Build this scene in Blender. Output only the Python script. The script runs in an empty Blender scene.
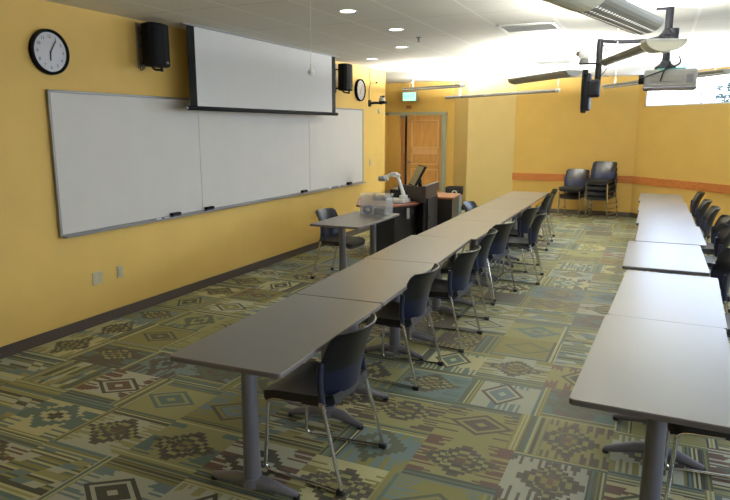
import bpy, bmesh, math, random
from mathutils import Vector, Matrix
random.seed(7)
PI = math.pi
sc = bpy.context.scene
C = sc.collection
H = 2.815          # ceiling height

# ------------------------------------------------------------------ nodes / materials
def s2l(c):
    return tuple(((v / 12.92) if v <= 0.04045 else ((v + 0.055) / 1.055) ** 2.4) for v in c)
def rgb(r, g, b):
    return s2l((r / 255, g / 255, b / 255)) + (1.0,)

def new_mat(name):
    m = bpy.data.materials.new(name); m.use_nodes = True
    nt = m.node_tree
    return m, nt, nt.nodes['Principled BSDF']

def mat(name, col, rough=0.5, metal=0.0, noise=0.0, nscale=20.0, bump=0.0, bscale=60.0, spec=None,
        emit=None, estr=0.0, coat=0.0, stretch=(1, 1, 1), alpha=1.0):
    m, nt, b = new_mat(name)
    b.inputs['Base Color'].default_value = col
    b.inputs['Roughness'].default_value = rough
    b.inputs['Metallic'].default_value = metal
    if spec is not None: b.inputs['Specular IOR Level'].default_value = spec
    if coat: b.inputs['Coat Weight'].default_value = coat
    if alpha < 1: b.inputs['Alpha'].default_value = alpha
    if emit: b.inputs['Emission Color'].default_value = emit; b.inputs['Emission Strength'].default_value = estr
    tc = nt.nodes.new('ShaderNodeTexCoord'); mp = nt.nodes.new('ShaderNodeMapping')
    nt.links.new(tc.outputs['Object'], mp.inputs['Vector'])
    mp.inputs['Scale'].default_value = stretch
    n = nt.nodes.new('ShaderNodeTexNoise'); n.inputs['Scale'].default_value = nscale; n.inputs['Detail'].default_value = 4
    nt.links.new(mp.outputs[0], n.inputs['Vector'])
    if noise:
        r = nt.nodes.new('ShaderNodeValToRGB')
        r.color_ramp.elements[0].position = 0.3; r.color_ramp.elements[1].position = 0.7
        r.color_ramp.elements[0].color = tuple(v * (1 - noise) for v in col[:3]) + (1,)
        r.color_ramp.elements[1].color = tuple(min(1, v * (1 + noise)) for v in col[:3]) + (1,)
        nt.links.new(n.outputs['Fac'], r.inputs[0]); nt.links.new(r.outputs[0], b.inputs['Base Color'])
    if bump:
        n2 = nt.nodes.new('ShaderNodeTexNoise'); n2.inputs['Scale'].default_value = bscale
        nt.links.new(tc.outputs['Object'], n2.inputs['Vector'])
        bp = nt.nodes.new('ShaderNodeBump'); bp.inputs['Strength'].default_value = bump; bp.inputs['Distance'].default_value = 0.003
        nt.links.new(n2.outputs['Fac'], bp.inputs['Height']); nt.links.new(bp.outputs[0], b.inputs['Normal'])
    return m

class X:
    """tiny expression wrapper around Math nodes"""
    nt = None
    def __init__(s, o): s.o = o
    @staticmethod
    def m(op, *a):
        n = X.nt.nodes.new('ShaderNodeMath'); n.operation = op
        for i, v in enumerate(a):
            if isinstance(v, X): X.nt.links.new(v.o, n.inputs[i])
            else: n.inputs[i].default_value = v
        return X(n.outputs[0])
    def __add__(s, b): return X.m('ADD', s, b)
    def __radd__(s, b): return X.m('ADD', s, b)
    def __sub__(s, b): return X.m('SUBTRACT', s, b)
    def __rsub__(s, b): return X.m('SUBTRACT', b, s)
    def __mul__(s, b): return X.m('MULTIPLY', s, b)
    def __rmul__(s, b): return X.m('MULTIPLY', s, b)
    def __truediv__(s, b): return X.m('DIVIDE', s, b)
    def __lt__(s, b): return X.m('LESS_THAN', s, b)
    def __gt__(s, b): return X.m('GREATER_THAN', s, b)
    def floor(s): return X.m('FLOOR', s)
    def fract(s): return X.m('FRACT', s)
    def abs(s): return X.m('ABSOLUTE', s)
    def max(s, b): return X.m('MAXIMUM', s, b)
    def min(s, b): return X.m('MINIMUM', s, b)

def comb(x, y, z=0.0):
    n = X.nt.nodes.new('ShaderNodeCombineXYZ')
    for i, v in enumerate((x, y, z)):
        if isinstance(v, X): X.nt.links.new(v.o, n.inputs[i])
        else: n.inputs[i].default_value = v
    return n.outputs[0]
def wn(x, y, z=0.0):
    n = X.nt.nodes.new('ShaderNodeTexWhiteNoise'); n.noise_dimensions = '3D'
    X.nt.links.new(comb(x, y, z), n.inputs['Vector'])
    return X(n.outputs['Value'])
def mixc(f, a, b):
    n = X.nt.nodes.new('ShaderNodeMix'); n.data_type = 'RGBA'
    if isinstance(f, X): X.nt.links.new(f.o, n.inputs[0])
    else: n.inputs[0].default_value = f
    for i, v in ((6, a), (7, b)):
        if isinstance(v, tuple): n.inputs[i].default_value = v
        else: X.nt.links.new(v, n.inputs[i])
    return n.outputs[2]
def ramp(f, cols, interp='CONSTANT'):
    n = X.nt.nodes.new('ShaderNodeValToRGB'); cr = n.color_ramp; cr.interpolation = interp
    while len(cr.elements) < len(cols): cr.elements.new(0.5)
    for i, c in enumerate(cols):
        cr.elements[i].position = i / len(cols) if interp == 'CONSTANT' else i / (len(cols) - 1)
        cr.elements[i].color = c
    X.nt.links.new(f.o, n.inputs[0])
    return n.outputs[0]

def carpet():
    m, nt, b = new_mat('patterned carpet tiles'); X.nt = nt
    g = nt.nodes.new('ShaderNodeNewGeometry'); sp = nt.nodes.new('ShaderNodeSeparateXYZ')
    nt.links.new(g.outputs['Position'], sp.inputs[0])
    px = X(sp.outputs[0]); py = X(sp.outputs[1])
    T = 0.5
    gx = (px + 0.11 + 20.0) / T; gy = (py - 1.88 + 20.0) / T
    cx = gx.floor(); cy = gy.floor(); fx = gx.fract(); fy = gy.fract()
    # quarter turns at random
    r1 = wn(cx, cy, 1.0); sw = (r1 > 0.68)
    r2 = wn(cx, cy, 2.0); fl = (r2 > 0.5); r3 = wn(cx, cy, 3.0); fl2 = (r3 > 0.5)
    u = fx * (1.0 - sw) + fy * sw; v = fy * (1.0 - sw) + fx * sw
    u = u * (1.0 - fl) + (1.0 - u) * fl; v = v * (1.0 - fl2) + (1.0 - v) * fl2
    kind = wn(cx, cy, 5.0); pal = wn(cx, cy, 7.0)
    CR = rgb(180, 176, 132); CR2 = rgb(168, 170, 150); OL = rgb(124, 120, 68); GR = rgb(78, 84, 66); TE = rgb(84, 104, 98)
    BR = rgb(78, 69, 58); MA = rgb(96, 69, 57); DK = rgb(58, 60, 50); KH = rgb(142, 139, 92); SL = rgb(102, 120, 120)
    ground = ramp(wn(cx, cy, 9.0), [CR, KH, CR2, OL, SL, KH, CR2, BR])
    dark = ramp(wn(cx, cy, 10.0), [GR, DK, BR, TE, DK])
    mid = ramp(wn(cx, cy, 11.0), [OL, TE, MA, KH, SL, BR])
    # fringe stripes either side of the motif: perpendicular bars
    bars = (wn((v * 30.0).floor(), cx, cy) > 0.45)
    edge = ((u - 0.5).abs() > 0.19 + 0.16 * wn((v * 30.0).floor(), cx, cy + 0.5))
    base = mixc(bars * edge, ground, mid)
    # --- concentric diamond
    du = (u - 0.5).abs(); dv = (v - 0.47).abs()
    d = du / 0.40 + dv / 0.30
    ring = lambda d, a, bb: (d < bb) * (d > a)
    cA = mixc(d < 1.0, base, dark)
    cA = mixc(ring(d, 0.62, 0.80), cA, ground)
    cA = mixc(d < 0.58, cA, mixc(r3 > 0.5, dark, mid))
    cA = mixc(d < 0.20, cA, ground)
    # --- stepped medallion
    qu = (((u * 16.0).floor() + 0.5) / 16.0 - 0.5).abs(); qv = (((v * 16.0).floor() + 0.5) / 16.0 - 0.47).abs()
    q = qu / 0.42 + qv / 0.34
    cB = mixc(q < 1.0, base, mixc(kind > 0.5, dark, mid))
    cB = mixc(q < 0.58, cB, ground)
    cB = mixc(q < 0.28, cB, dark)
    # --- blocky patches of brown, rust and slate
    blk = wn((u * 9.0).floor() + (v * 12.0).floor().fract(), (v * 12.0).floor() + cx * 3.0, cy)
    blob = (q * 0.72 + blk * 0.07)
    cC = mixc(q < 0.98 + 0.1 * r3, base, ramp(blob, [MA, OL, BR, DK, KH, DK, BR, OL, GR]))
    # --- long broken stripes
    st = wn((v * 30.0).floor(), cx * 2.0, cy * 3.0)
    stb = wn((u * 5.0 + v * 3.0).floor(), (v * 10.0).floor(), cx + cy)
    cD = mixc(stb > 0.62, ramp(st, [DK, GR, OL, TE, CR, KH]), ramp(stb, [BR, OL, TE, KH, CR2, SL]))
    col = mixc(kind > 0.36, cA, cB)
    col = mixc(kind > 0.62, col, cC)
    col = mixc(kind > 0.93, col, cD)
    # woven border bands along one or two edges
    lines = wn((v * 46.0).floor(), cx, cy + 4.0)
    band = ramp(lines, [TE, DK, KH, OL, GR, CR, GR, SL])
    wide = 0.13 + 0.13 * pal
    inb = (v > 1.0 - wide)
    col = mixc(inb, col, band)
    lines2 = wn((u * 46.0).floor(), cx + 3.0, cy)
    band2 = ramp(lines2, [OL, KH, DK, CR, TE, OL])
    col = mixc((u < 0.07 + 0.09 * r3) * (r2 > 0.35), col, band2)
    # pile
    n = nt.nodes.new('ShaderNodeTexNoise'); n.inputs['Scale'].default_value = 260; n.inputs['Detail'].default_value = 3
    nt.links.new(g.outputs['Position'], n.inputs['Vector'])
    pile = ramp(X(n.outputs['Fac']), [(0.72, 0.72, 0.72, 1), (1.5, 1.5, 1.5, 1)], 'LINEAR')
    mm = nt.nodes.new('ShaderNodeMix'); mm.data_type = 'RGBA'; mm.blend_type = 'MULTIPLY'; mm.inputs[0].default_value = 1
    nt.links.new(col, mm.inputs[6]); nt.links.new(pile, mm.inputs[7])
    soft = mixc(0.08, mm.outputs[2], rgb(96, 90, 74))
    nt.links.new(soft, b.inputs['Base Color'])
    b.inputs['Roughness'].default_value = 0.62
    b.inputs['Specular IOR Level'].default_value = 0.4
    bp = nt.nodes.new('ShaderNodeBump'); bp.inputs['Strength'].default_value = 0.25; bp.inputs['Distance'].default_value = 0.004
    nt.links.new(n.outputs['Fac'], bp.inputs['Height']); nt.links.new(bp.outputs[0], b.inputs['Normal'])
    return m

def ceiling_mat():
    m, nt, b = new_mat('suspended ceiling tiles'); X.nt = nt
    g = nt.nodes.new('ShaderNodeNewGeometry'); sp = nt.nodes.new('ShaderNodeSeparateXYZ')
    nt.links.new(g.outputs['Position'], sp.inputs[0])
    px = X(sp.outputs[0]); py = X(sp.outputs[1])
    fx = ((px + 0.99 + 61.0) / 0.61).fract(); fy = ((py + 0.2 + 61.0) / 1.22).fract()
    bar = (fx < 0.035).max(fx > 0.985); seam = (fy < 0.006)
    n = nt.nodes.new('ShaderNodeTexNoise'); n.inputs['Scale'].default_value = 120
    nt.links.new(g.outputs['Position'], n.inputs['Vector'])
    tile = ramp(X(n.outputs['Fac']), [rgb(222, 219, 210), rgb(234, 231, 222)], 'LINEAR')
    c = mixc(seam, tile, rgb(165, 162, 152)); c = mixc(bar, c, rgb(240, 238, 230))
    nt.links.new(c, b.inputs['Base Color']); b.inputs['Roughness'].default_value = 0.9
    b.inputs['Specular IOR Level'].default_value = 0.15
    return m

def wood(name, c1, c2, scale=1.0, rough=0.4, axis='Z'):
    m, nt, b = new_mat(name)
    tc = nt.nodes.new('ShaderNodeTexCoord'); mp = nt.nodes.new('ShaderNodeMapping')
    st = {'Z': (9, 9, 0.8), 'X': (0.8, 9, 9), 'Y': (9, 0.8, 9)}[axis]
    mp.inputs['Scale'].default_value = tuple(v * scale for v in st)
    nt.links.new(tc.outputs['Object'], mp.inputs['Vector'])
    n = nt.nodes.new('ShaderNodeTexNoise'); n.inputs['Scale'].default_value = 2.2; n.inputs['Detail'].default_value = 6; n.inputs['Distortion'].default_value = 0.6
    nt.links.new(mp.outputs[0], n.inputs['Vector'])
    r = nt.nodes.new('ShaderNodeValToRGB'); r.color_ramp.elements[0].position = 0.3; r.color_ramp.elements[1].position = 0.7
    r.color_ramp.elements[0].color = c1; r.color_ramp.elements[1].color = c2
    nt.links.new(n.outputs['Fac'], r.inputs[0]); nt.links.new(r.outputs[0], b.inputs['Base Color'])
    b.inputs['Roughness'].default_value = rough
    return m

def dots_mat(name, col, dot, pitch, rad, rough, metal=0.0, ax=(0, 2), emit=0.0, lim=None, off=0.0, two=None):
    """material pierced by a regular grid of small round holes, in object space"""
    m, nt, b = new_mat(name); X.nt = nt
    tc = nt.nodes.new('ShaderNodeTexCoord'); sp = nt.nodes.new('ShaderNodeSeparateXYZ')
    nt.links.new(tc.outputs['Object'], sp.inputs[0])
    a = X(sp.outputs[ax[0]]); c = X(sp.outputs[ax[1]])
    fa = ((a + 50.0) / pitch).fract() - 0.5; fc = ((c + 50.0 + off) / pitch).fract() - 0.5
    d = fa * fa + fc * fc
    hole = d < rad * rad
    if lim is not None:
        hole = hole * (X(sp.outputs[lim[0]]) > lim[1]) * (X(sp.outputs[lim[0]]) < lim[2])
    if two: col = mixc(X(sp.outputs[two[0]]) > two[1], two[2], col)
    nt.links.new(mixc(hole, col, dot), b.inputs['Base Color'])
    b.inputs['Roughness'].default_value = rough; b.inputs['Metallic'].default_value = metal; b.inputs['Specular IOR Level'].default_value = 0.32
    if emit:
        b.inputs['Emission Color'].default_value = (1, 0.97, 0.9, 1)
        nt.links.new((hole * emit).o, b.inputs['Emission Strength'])
    return m

M = {}
M['wall'] = mat('yellow painted wall', rgb(220, 183, 99), 0.62, noise=0.03, nscale=3, bump=0.15, bscale=220, spec=0.35)
M['wallpale'] = mat('pale cream yellow wall', rgb(228, 202, 134), 0.55, noise=0.02, nscale=3, bump=0.15, bscale=220, spec=0.4)  # paler, creamier yellow than the other walls
M['base'] = mat('dark rubber baseboard', rgb(64, 54, 48), 0.5)
M['rail'] = wood('orange oak chair rail', rgb(168, 98, 44), rgb(190, 118, 58), 1, 0.4, 'X')
M['carpet'] = carpet()
M['ceil'] = ceiling_mat()
M['oak'] = wood('golden oak veneer', rgb(206, 150, 80), rgb(226, 176, 108), 1.0, 0.35)
M['oaklite'] = wood('light oak panel', rgb(226, 182, 122), rgb(236, 196, 140), 1.0, 0.35)
M['doorframe'] = mat('grey green painted door frame', rgb(168, 172, 152), 0.4)
M['top'] = mat('taupe grey table laminate', rgb(114, 110, 102), 0.30, noise=0.05, nscale=260, spec=0.7)
M['edge'] = mat('grey table edge band', rgb(98, 92, 92), 0.4)
M['leg'] = mat('silver grey leg paint', rgb(112, 112, 122), 0.35, 0.35)
M['footcap'] = mat('black rubber foot', rgb(24, 23, 24), 0.6)
M['chrome'] = mat('chrome tube', rgb(222, 224, 228), 0.14, 1.0)
M['seat'] = mat('black seat upholstery', rgb(11, 11, 12), 0.5, noise=0.15, nscale=90, bump=0.3, bscale=300)
M['shell'] = dots_mat('black perforated plastic with blue sheen', rgb(12, 13, 18), rgb(3, 3, 5), 0.022, 0.17, 0.30, ax=(1, 2), lim=(2, 0.62, 0.80), two=(2, 0.61, rgb(24, 30, 54)))  # bluer lower part: daylight sheen put into the shell colour
M['plast'] = mat('smooth navy black plastic', rgb(30, 36, 60), 0.28)
M['black'] = mat('black plastic', rgb(17, 17, 18), 0.75, noise=0.1, spec=0.15)
M['blackmetal'] = mat('black metal', rgb(22, 23, 30), 0.6, 0.0, spec=0.25)
M['grill'] = dots_mat('black speaker grille', rgb(18, 18, 18), rgb(5, 5, 5), 0.008, 0.3, 0.85, 0.0, ax=(1, 2))
M['white'] = mat('white plastic', rgb(232, 232, 226), 0.35)
M['cream'] = mat('cream painted metal', rgb(226, 222, 200), 0.45)
M['alu'] = mat('brushed aluminium', rgb(140, 138, 134), 0.45, 0.5, noise=0.08, nscale=60, stretch=(1, 20, 1))
M['board'] = mat('whiteboard enamel', rgb(206, 202, 192), 0.5, noise=0.02, nscale=3, spec=0.3)
M['screen'] = mat('matte projection fabric', rgb(212, 210, 205), 0.85, noise=0.012, nscale=5)
M['grey'] = mat('grey plastic', rgb(140, 140, 138), 0.45, noise=0.05)
M['fixture'] = mat('grey painted fixture steel', rgb(150, 150, 142), 0.45, 0.2)
M['perf'] = dots_mat('perforated fixture steel', rgb(150, 149, 138), (0.9, 0.88, 0.8, 1), 0.040, 0.17, 0.45, 0.1, ax=(0, 1), emit=1.4, lim=(0, -0.065, 0.065))
M['tube'] = mat('lit fluorescent tube', (1, 1, 1, 1), 0.5, emit=(1, 0.96, 0.88, 1), estr=9)
M['lens'] = mat('lit downlight lens', (1, 1, 1, 1), 0.5, emit=(1, 0.97, 0.92, 1), estr=5)
M['laminate'] = wood('red brown desk laminate', rgb(112, 62, 44), rgb(136, 80, 58), 1, 0.3, 'X')
M['cabinet'] = mat('black cabinet laminate', rgb(32, 28, 28), 0.4, noise=0.1, nscale=8)
M['brownbox'] = wood('brown cabinet top', rgb(132, 80, 50), rgb(156, 98, 62), 1, 0.35, 'X')
M['blue'] = mat('blue plastic', rgb(40, 70, 130), 0.4)
M['bluelite'] = mat('pale blue liner', rgb(150, 175, 205), 0.45, noise=0.15, nscale=14)
M['exitgreen'] = mat('lit pale green exit panel', rgb(150, 225, 200), 0.4, emit=rgb(190, 245, 225), estr=1.0)
M['exitletter'] = mat('lit exit lettering', rgb(90, 190, 160), 0.4, emit=rgb(60, 190, 150), estr=0.9)
M['clockface'] = mat('white clock dial', rgb(196, 194, 196), 0.25)
M['ink'] = mat('dark ink', rgb(40, 38, 44), 0.5)
M['plate'] = mat('ivory wall plate', rgb(190, 182, 150), 0.4)
M['display'] = mat('dark glossy display', rgb(62, 66, 50), 0.3)
M['red'] = mat('brown plaque', rgb(150, 84, 50), 0.5)
M['windowframe'] = mat('white window frame', rgb(225, 225, 222), 0.4)
M['greentab'] = mat('teal connector row', rgb(40, 150, 140), 0.4)
def glass_mat():
    m = bpy.data.materials.new('clear window glass'); m.use_nodes = True; nt = m.node_tree; nt.nodes.clear()
    o = nt.nodes.new('ShaderNodeOutputMaterial'); mx = nt.nodes.new('ShaderNodeMixShader'); f = nt.nodes.new('ShaderNodeFresnel')
    t = nt.nodes.new('ShaderNodeBsdfTransparent'); g = nt.nodes.new('ShaderNodeBsdfGlossy'); g.inputs['Roughness'].default_value = 0.02
    f.inputs['IOR'].default_value = 1.3
    nt.links.new(f.outputs[0], mx.inputs[0]); nt.links.new(t.outputs[0], mx.inputs[1]); nt.links.new(g.outputs[0], mx.inputs[2])
    nt.links.new(mx.outputs[0], o.inputs[0]); return m
M['glass'] = glass_mat()
def bin_mat():
    m, nt, b = new_mat('cloudy translucent plastic')
    b.inputs['Base Color'].default_value = rgb(225, 226, 222); b.inputs['Roughness'].default_value = 0.35
    b.inputs['Alpha'].default_value = 0.22
    n = nt.nodes.new('ShaderNodeTexNoise'); n.inputs['Scale'].default_value = 30
    bp = nt.nodes.new('ShaderNodeBump'); bp.inputs['Strength'].default_value = 0.1
    nt.links.new(n.outputs['Fac'], bp.inputs['Height']); nt.links.new(bp.outputs[0], b.inputs['Normal'])
    return m
M['cloudy'] = bin_mat()

# ------------------------------------------------------------------ mesh helpers
def BM(): return bmesh.new()

def merge(dst, src, mtx=None):
    if mtx is not None: bmesh.ops.transform(src, matrix=mtx, verts=src.verts)
    vm = {v: dst.verts.new(v.co) for v in src.verts}
    for f in src.faces:
        try:
            nf = dst.faces.new([vm[v] for v in f.verts]); nf.smooth = f.smooth; nf.material_index = f.material_index
        except ValueError: pass
    src.free()

def box(bm, c, s, bev=0.0, rz=0.0, mtx=None, seg=2, mi=0):
    t = BM(); bmesh.ops.create_cube(t, size=1.0)
    bmesh.ops.scale(t, vec=Vector(s), verts=t.verts)
    if bev > 0:
        bmesh.ops.bevel(t, geom=list(t.edges), offset=bev, segments=seg, profile=0.5, affect='EDGES')
    for f in t.faces: f.material_index = mi
    mx = Matrix.Translation(Vector(c)) @ Matrix.Rotation(rz, 4, 'Z')
    if mtx is not None: mx = mtx @ mx
    merge(bm, t, mx)

def prism(bm, poly, z0, z1, bev=0.0, mtx=None, seg=2):
    t = BM(); n = len(poly)
    a = [t.verts.new((p[0], p[1], z0)) for p in poly]; b = [t.verts.new((p[0], p[1], z1)) for p in poly]
    t.faces.new(list(reversed(a))); t.faces.new(b)
    for i in range(n): t.faces.new([a[i], a[(i + 1) % n], b[(i + 1) % n], b[i]])
    bmesh.ops.recalc_face_normals(t, faces=t.faces)
    if bev > 0:
        es = [e for e in t.edges if abs(e.verts[0].co.z - e.verts[1].co.z) < 1e-6]
        bmesh.ops.bevel(t, geom=es, offset=bev, segments=seg, profile=0.5, affect='EDGES')
    merge(bm, t, mtx)

def rrect(w, d, r, n=6):
    pts = []
    for cx, cy, a0 in ((w / 2 - r, d / 2 - r, 0), (-w / 2 + r, d / 2 - r, 90), (-w / 2 + r, -d / 2 + r, 180), (w / 2 - r, -d / 2 + r, 270)):
        for i in range(n + 1):
            a = math.radians(a0 + 90 * i / n); pts.append((cx + r * math.cos(a), cy + r * math.sin(a)))
    return pts

def fillet(pts, r, n=6):
    P = [Vector(p) for p in pts]; out = [P[0]]
    for i in range(1, len(P) - 1):
        a, b, c = P[i - 1], P[i], P[i + 1]
        d1 = (a - b); d2 = (c - b); l = min(r, d1.length * 0.48, d2.length * 0.48)
        p1 = b + d1.normalized() * l; p2 = b + d2.normalized() * l
        for k in range(n + 1):
            t = k / n; out.append((1 - t) ** 2 * p1 + 2 * t * (1 - t) * b + t * t * p2)
    out.append(P[-1]); return out

def tube(bm, pts, rad, seg=10, caps=True, flat=None):
    """sweep a circle (or an ellipse rad x rad*flat) along pts; rad may be a list"""
    P = [Vector(p) for p in pts]; n = len(P); rings = []
    R = rad if isinstance(rad, (list, tuple)) else [rad] * n
    t0 = (P[1] - P[0]).normalized()
    up = Vector((0, 0, 1)) if abs(t0.z) < 0.9 else Vector((1, 0, 0))
    u = t0.cross(up).normalized()
    for i in range(n):
        t = ((P[min(i + 1, n - 1)] - P[max(i - 1, 0)])).normalized()
        u = (u - t * u.dot(t)).normalized(); w = t.cross(u)
        rings.append([bm.verts.new(P[i] + (u * math.cos(2 * PI * k / seg) + w * math.sin(2 * PI * k / seg) * (flat or 1)) * R[i]) for k in range(seg)])
    for i in range(n - 1):
        for k in range(seg):
            f = bm.faces.new([rings[i][k], rings[i][(k + 1) % seg], rings[i + 1][(k + 1) % seg], rings[i + 1][k]]); f.smooth = True
    if caps:
        bm.faces.new(list(reversed(rings[0]))); bm.faces.new(rings[-1])

def lathe(bm, prof, seg=24, mtx=None):
    """prof: (r, z) list, closed to the axis at both ends"""
    t = BM(); rings = []
    for r, z in prof:
        if r < 1e-6: rings.append([t.verts.new((0, 0, z))])
        else: rings.append([t.verts.new((r * math.cos(2 * PI * k / seg), r * math.sin(2 * PI * k / seg), z)) for k in range(seg)])
    for a, b in zip(rings, rings[1:]):
        for k in range(seg):
            q = [a[k % len(a)], a[(k + 1) % len(a)], b[(k + 1) % len(b)], b[k % len(b)]]
            q2 = []
            for v in q:
                if v not in q2: q2.append(v)
            if len(q2) > 2:
                f = t.faces.new(q2); f.smooth = True
    bmesh.ops.recalc_face_normals(t, faces=t.faces)
    merge(bm, t, mtx)

def sheet(bm, fn, nu, nv, th, mtx=None):
    """solid curved sheet: fn(u,v)->Vector front surface, thickness th along normals"""
    t = BM(); g = [[t.verts.new(fn(i / nu, j / nv)) for j in range(nv + 1)] for i in range(nu + 1)]
    for i in range(nu):
        for j in range(nv): t.faces.new([g[i][j], g[i + 1][j], g[i + 1][j + 1], g[i][j + 1]])
    bmesh.ops.recalc_face_normals(t, faces=t.faces)
    t.normal_update()
    bmesh.ops.solidify(t, geom=list(t.faces), thickness=th)
    for f in t.faces: f.smooth = True
    merge(bm, t, mtx)

def link(name, bm, m, parent=None, auto=True):
    me = bpy.data.meshes.new(name); bmesh.ops.remove_doubles(bm, verts=bm.verts, dist=1e-6)
    bmesh.ops.recalc_face_normals(bm, faces=bm.faces)
    bm.to_mesh(me); bm.free()
    for mm in (m if isinstance(m, (list, tuple)) else [m]): me.materials.append(mm)
    o = bpy.data.objects.new(name, me); C.objects.link(o)
    if auto:
        keep = [p.use_smooth for p in me.polygons]
        me.set_sharp_from_angle(angle=math.radians(38))
        for p, k in zip(me.polygons, keep): p.use_smooth = k
    if parent is not None: o.parent = parent
    return o

def thing(name, label, cat, loc=(0, 0, 0), rz=0.0, group=None):
    o = bpy.data.objects.new(name, None); C.objects.link(o); o.empty_display_size = 0.1
    o.location = loc; o.rotation_euler = (0, 0, rz); o['label'] = label; o['category'] = cat
    if group: o['group'] = group
    return o
def tag(o, label, cat, group=None, kind=None):
    o['label'] = label; o['category'] = cat
    if group: o['group'] = group
    if kind: o['kind'] = kind
    return o
def struct(name, bm, m, label=None, cat=None):
    o = link(name, bm, m, auto=False); o['kind'] = 'structure'
    o['label'] = label or name.replace('_', ' '); o['category'] = cat or name.split('_')[0]
    return o
def dup(root, loc, rz, label, group=None):
    r = root.copy(); C.objects.link(r); r.location = loc; r.rotation_euler = (0, 0, rz); r['label'] = label
    if group: r['group'] = group
    for ch in list(root.children):
        c = ch.copy(); C.objects.link(c); c.parent = r
        for g in list(ch.children):
            d = g.copy(); C.objects.link(d); d.parent = c
    return r
def text_bm(bm, s, size, mtx, depth=0.002):
    cu = bpy.data.curves.new('t', 'FONT'); cu.body = s; cu.size = size; cu.align_x = 'CENTER'; cu.align_y = 'CENTER'; cu.extrude = depth
    ob = bpy.data.objects.new('t', cu); me = bpy.data.meshes.new_from_object(ob)
    t = BM(); t.from_mesh(me); merge(bm, t, mtx)
    bpy.data.objects.remove(ob); bpy.data.curves.remove(cu); bpy.data.meshes.remove(me)

# ------------------------------------------------------------------ room shell
XL = -4.62; YB = -2.6; XR = 3.6
BK = -0.42, 14.06           # corner of back wall and slanting window wall
DG = (XR, 14.06 - (XR + 0.42))
HL = -7.2                   # far side of the door alcove
outline = [(XL, YB), (XR, YB), (XR, DG[1]), BK, (-2.85, 14.06), (-3.80, 13.72), (-4.19, 14.0), (HL, 14.0), (HL, 11.02), (XL, 11.02)]

def wall_seg(bm, a, b, z0, z1, th=0.12, side=1):
    A = Vector((a[0], a[1], 0)); B = Vector((b[0], b[1], 0)); d = (B - A).normalized(); n = Vector((-d.y, d.x, 0)) * side
    P = [A, B, B + n * th, A + n * th]
    prism(bm, [(p.x, p.y) for p in P], z0, z1)

bm = BM(); prism(bm, outline + [], -0.06, 0.0); 
prism(bm, [(HL, 14.0), (-4.3, 14.0), (-4.3, 17.4), (HL, 17.4)], -0.06, -0.0)
struct('floor', bm, M['carpet'], 'patterned carpet tile floor')
bm = BM(); prism(bm, [(HL - .2, YB - .2), (XR + .2, YB - .2), (XR + .2, DG[1] + .1), (BK[0] + .08, BK[1] + .2), (HL - .2, 14.2)], H, H + 0.06)
struct('ceiling', bm, M['ceil'], 'white suspended tile ceiling')
bm = BM(); prism(bm, [(XL - .15, YB), (XL, YB), (XL, 11.02), (HL, 11.02), (HL, 10.87), (XL - .15, 10.87)], 0, H)
struct('wall_left', bm, M['wall'], 'yellow wall behind the whiteboard')
bm = BM(); box(bm, (HL - .06, 12.5, H / 2), (.12, 3.2, H)); struct('wall_alcove', bm, M['wall'], 'yellow side wall of the door alcove')
bm = BM(); wall_seg(bm, (-2.85, 14.06), BK, 0, H, side=1); struct('wall_back', bm, M['wall'], 'yellow back wall behind the stacked chairs')
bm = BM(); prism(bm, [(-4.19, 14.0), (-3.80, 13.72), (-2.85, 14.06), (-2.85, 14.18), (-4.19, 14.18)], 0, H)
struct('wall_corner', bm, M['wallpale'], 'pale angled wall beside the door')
# door wall with opening from x=-6.25 to -4.42, 2.10 high
bm = BM()
for x0, x1, z0, z1 in ((HL, -6.25, 0, H), (-4.42, -4.19, 0, H), (-6.25, -4.42, 2.10, H)):
    box(bm, ((x0 + x1) / 2, 14.08, (z0 + z1) / 2), (x1 - x0, .16, z1 - z0))
struct('wall_door', bm, M['wall'], 'yellow wall around the double door')
# slanting wall with clerestory window
d45 = Vector((1, -1, 0)).normalized(); n45 = Vector((1, 1, 0)).normalized()
def dpt(s, off=0.0, z=0.0): v = Vector((BK[0], BK[1], z)) + d45 * s + n45 * off; return v
L = (Vector((DG[0], DG[1], 0)) - Vector((BK[0], BK[1], 0))).length
bm = BM(); wz0 = 2.21; wz1 = 2.79; ws0 = 0.15; ws1 = L - 0.4
def dseg(bm, s0, s1, z0, z1, o0=0.0, o1=0.14):
    P = [dpt(s0, o0), dpt(s1, o0), dpt(s1, o1), dpt(s0, o1)]; prism(bm, [(p.x, p.y) for p in P], z0, z1)
dseg(bm, 0, L, 0, wz0); dseg(bm, 0, ws0, wz0, H); dseg(bm, ws1, L, wz0, H); dseg(bm, ws0, ws1, wz1, H)
struct('wall_window', bm, M['wall'], 'yellow slanting wall under the high window')
# the window itself
bm = BM(); dseg(bm, ws0, ws1, wz0, wz0 + .025, .02, .10); dseg(bm, ws0, ws1, wz1 - .025, wz1, .02, .10)
for s in (ws0 + .012, ws0 + 1.30, ws0 + 2.6, ws0 + 3.9, ws1 - .012): dseg(bm, s - .012, s + .012, wz0, wz1, .02, .10)
wf = struct('window_1', bm, M['windowframe'], 'long high window in the slanting wall')
bm = BM(); dseg(bm, ws0, ws1, wz0 + .02, wz1 - .02, .058, .062); link('pane', bm, M['glass'], wf)
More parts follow.
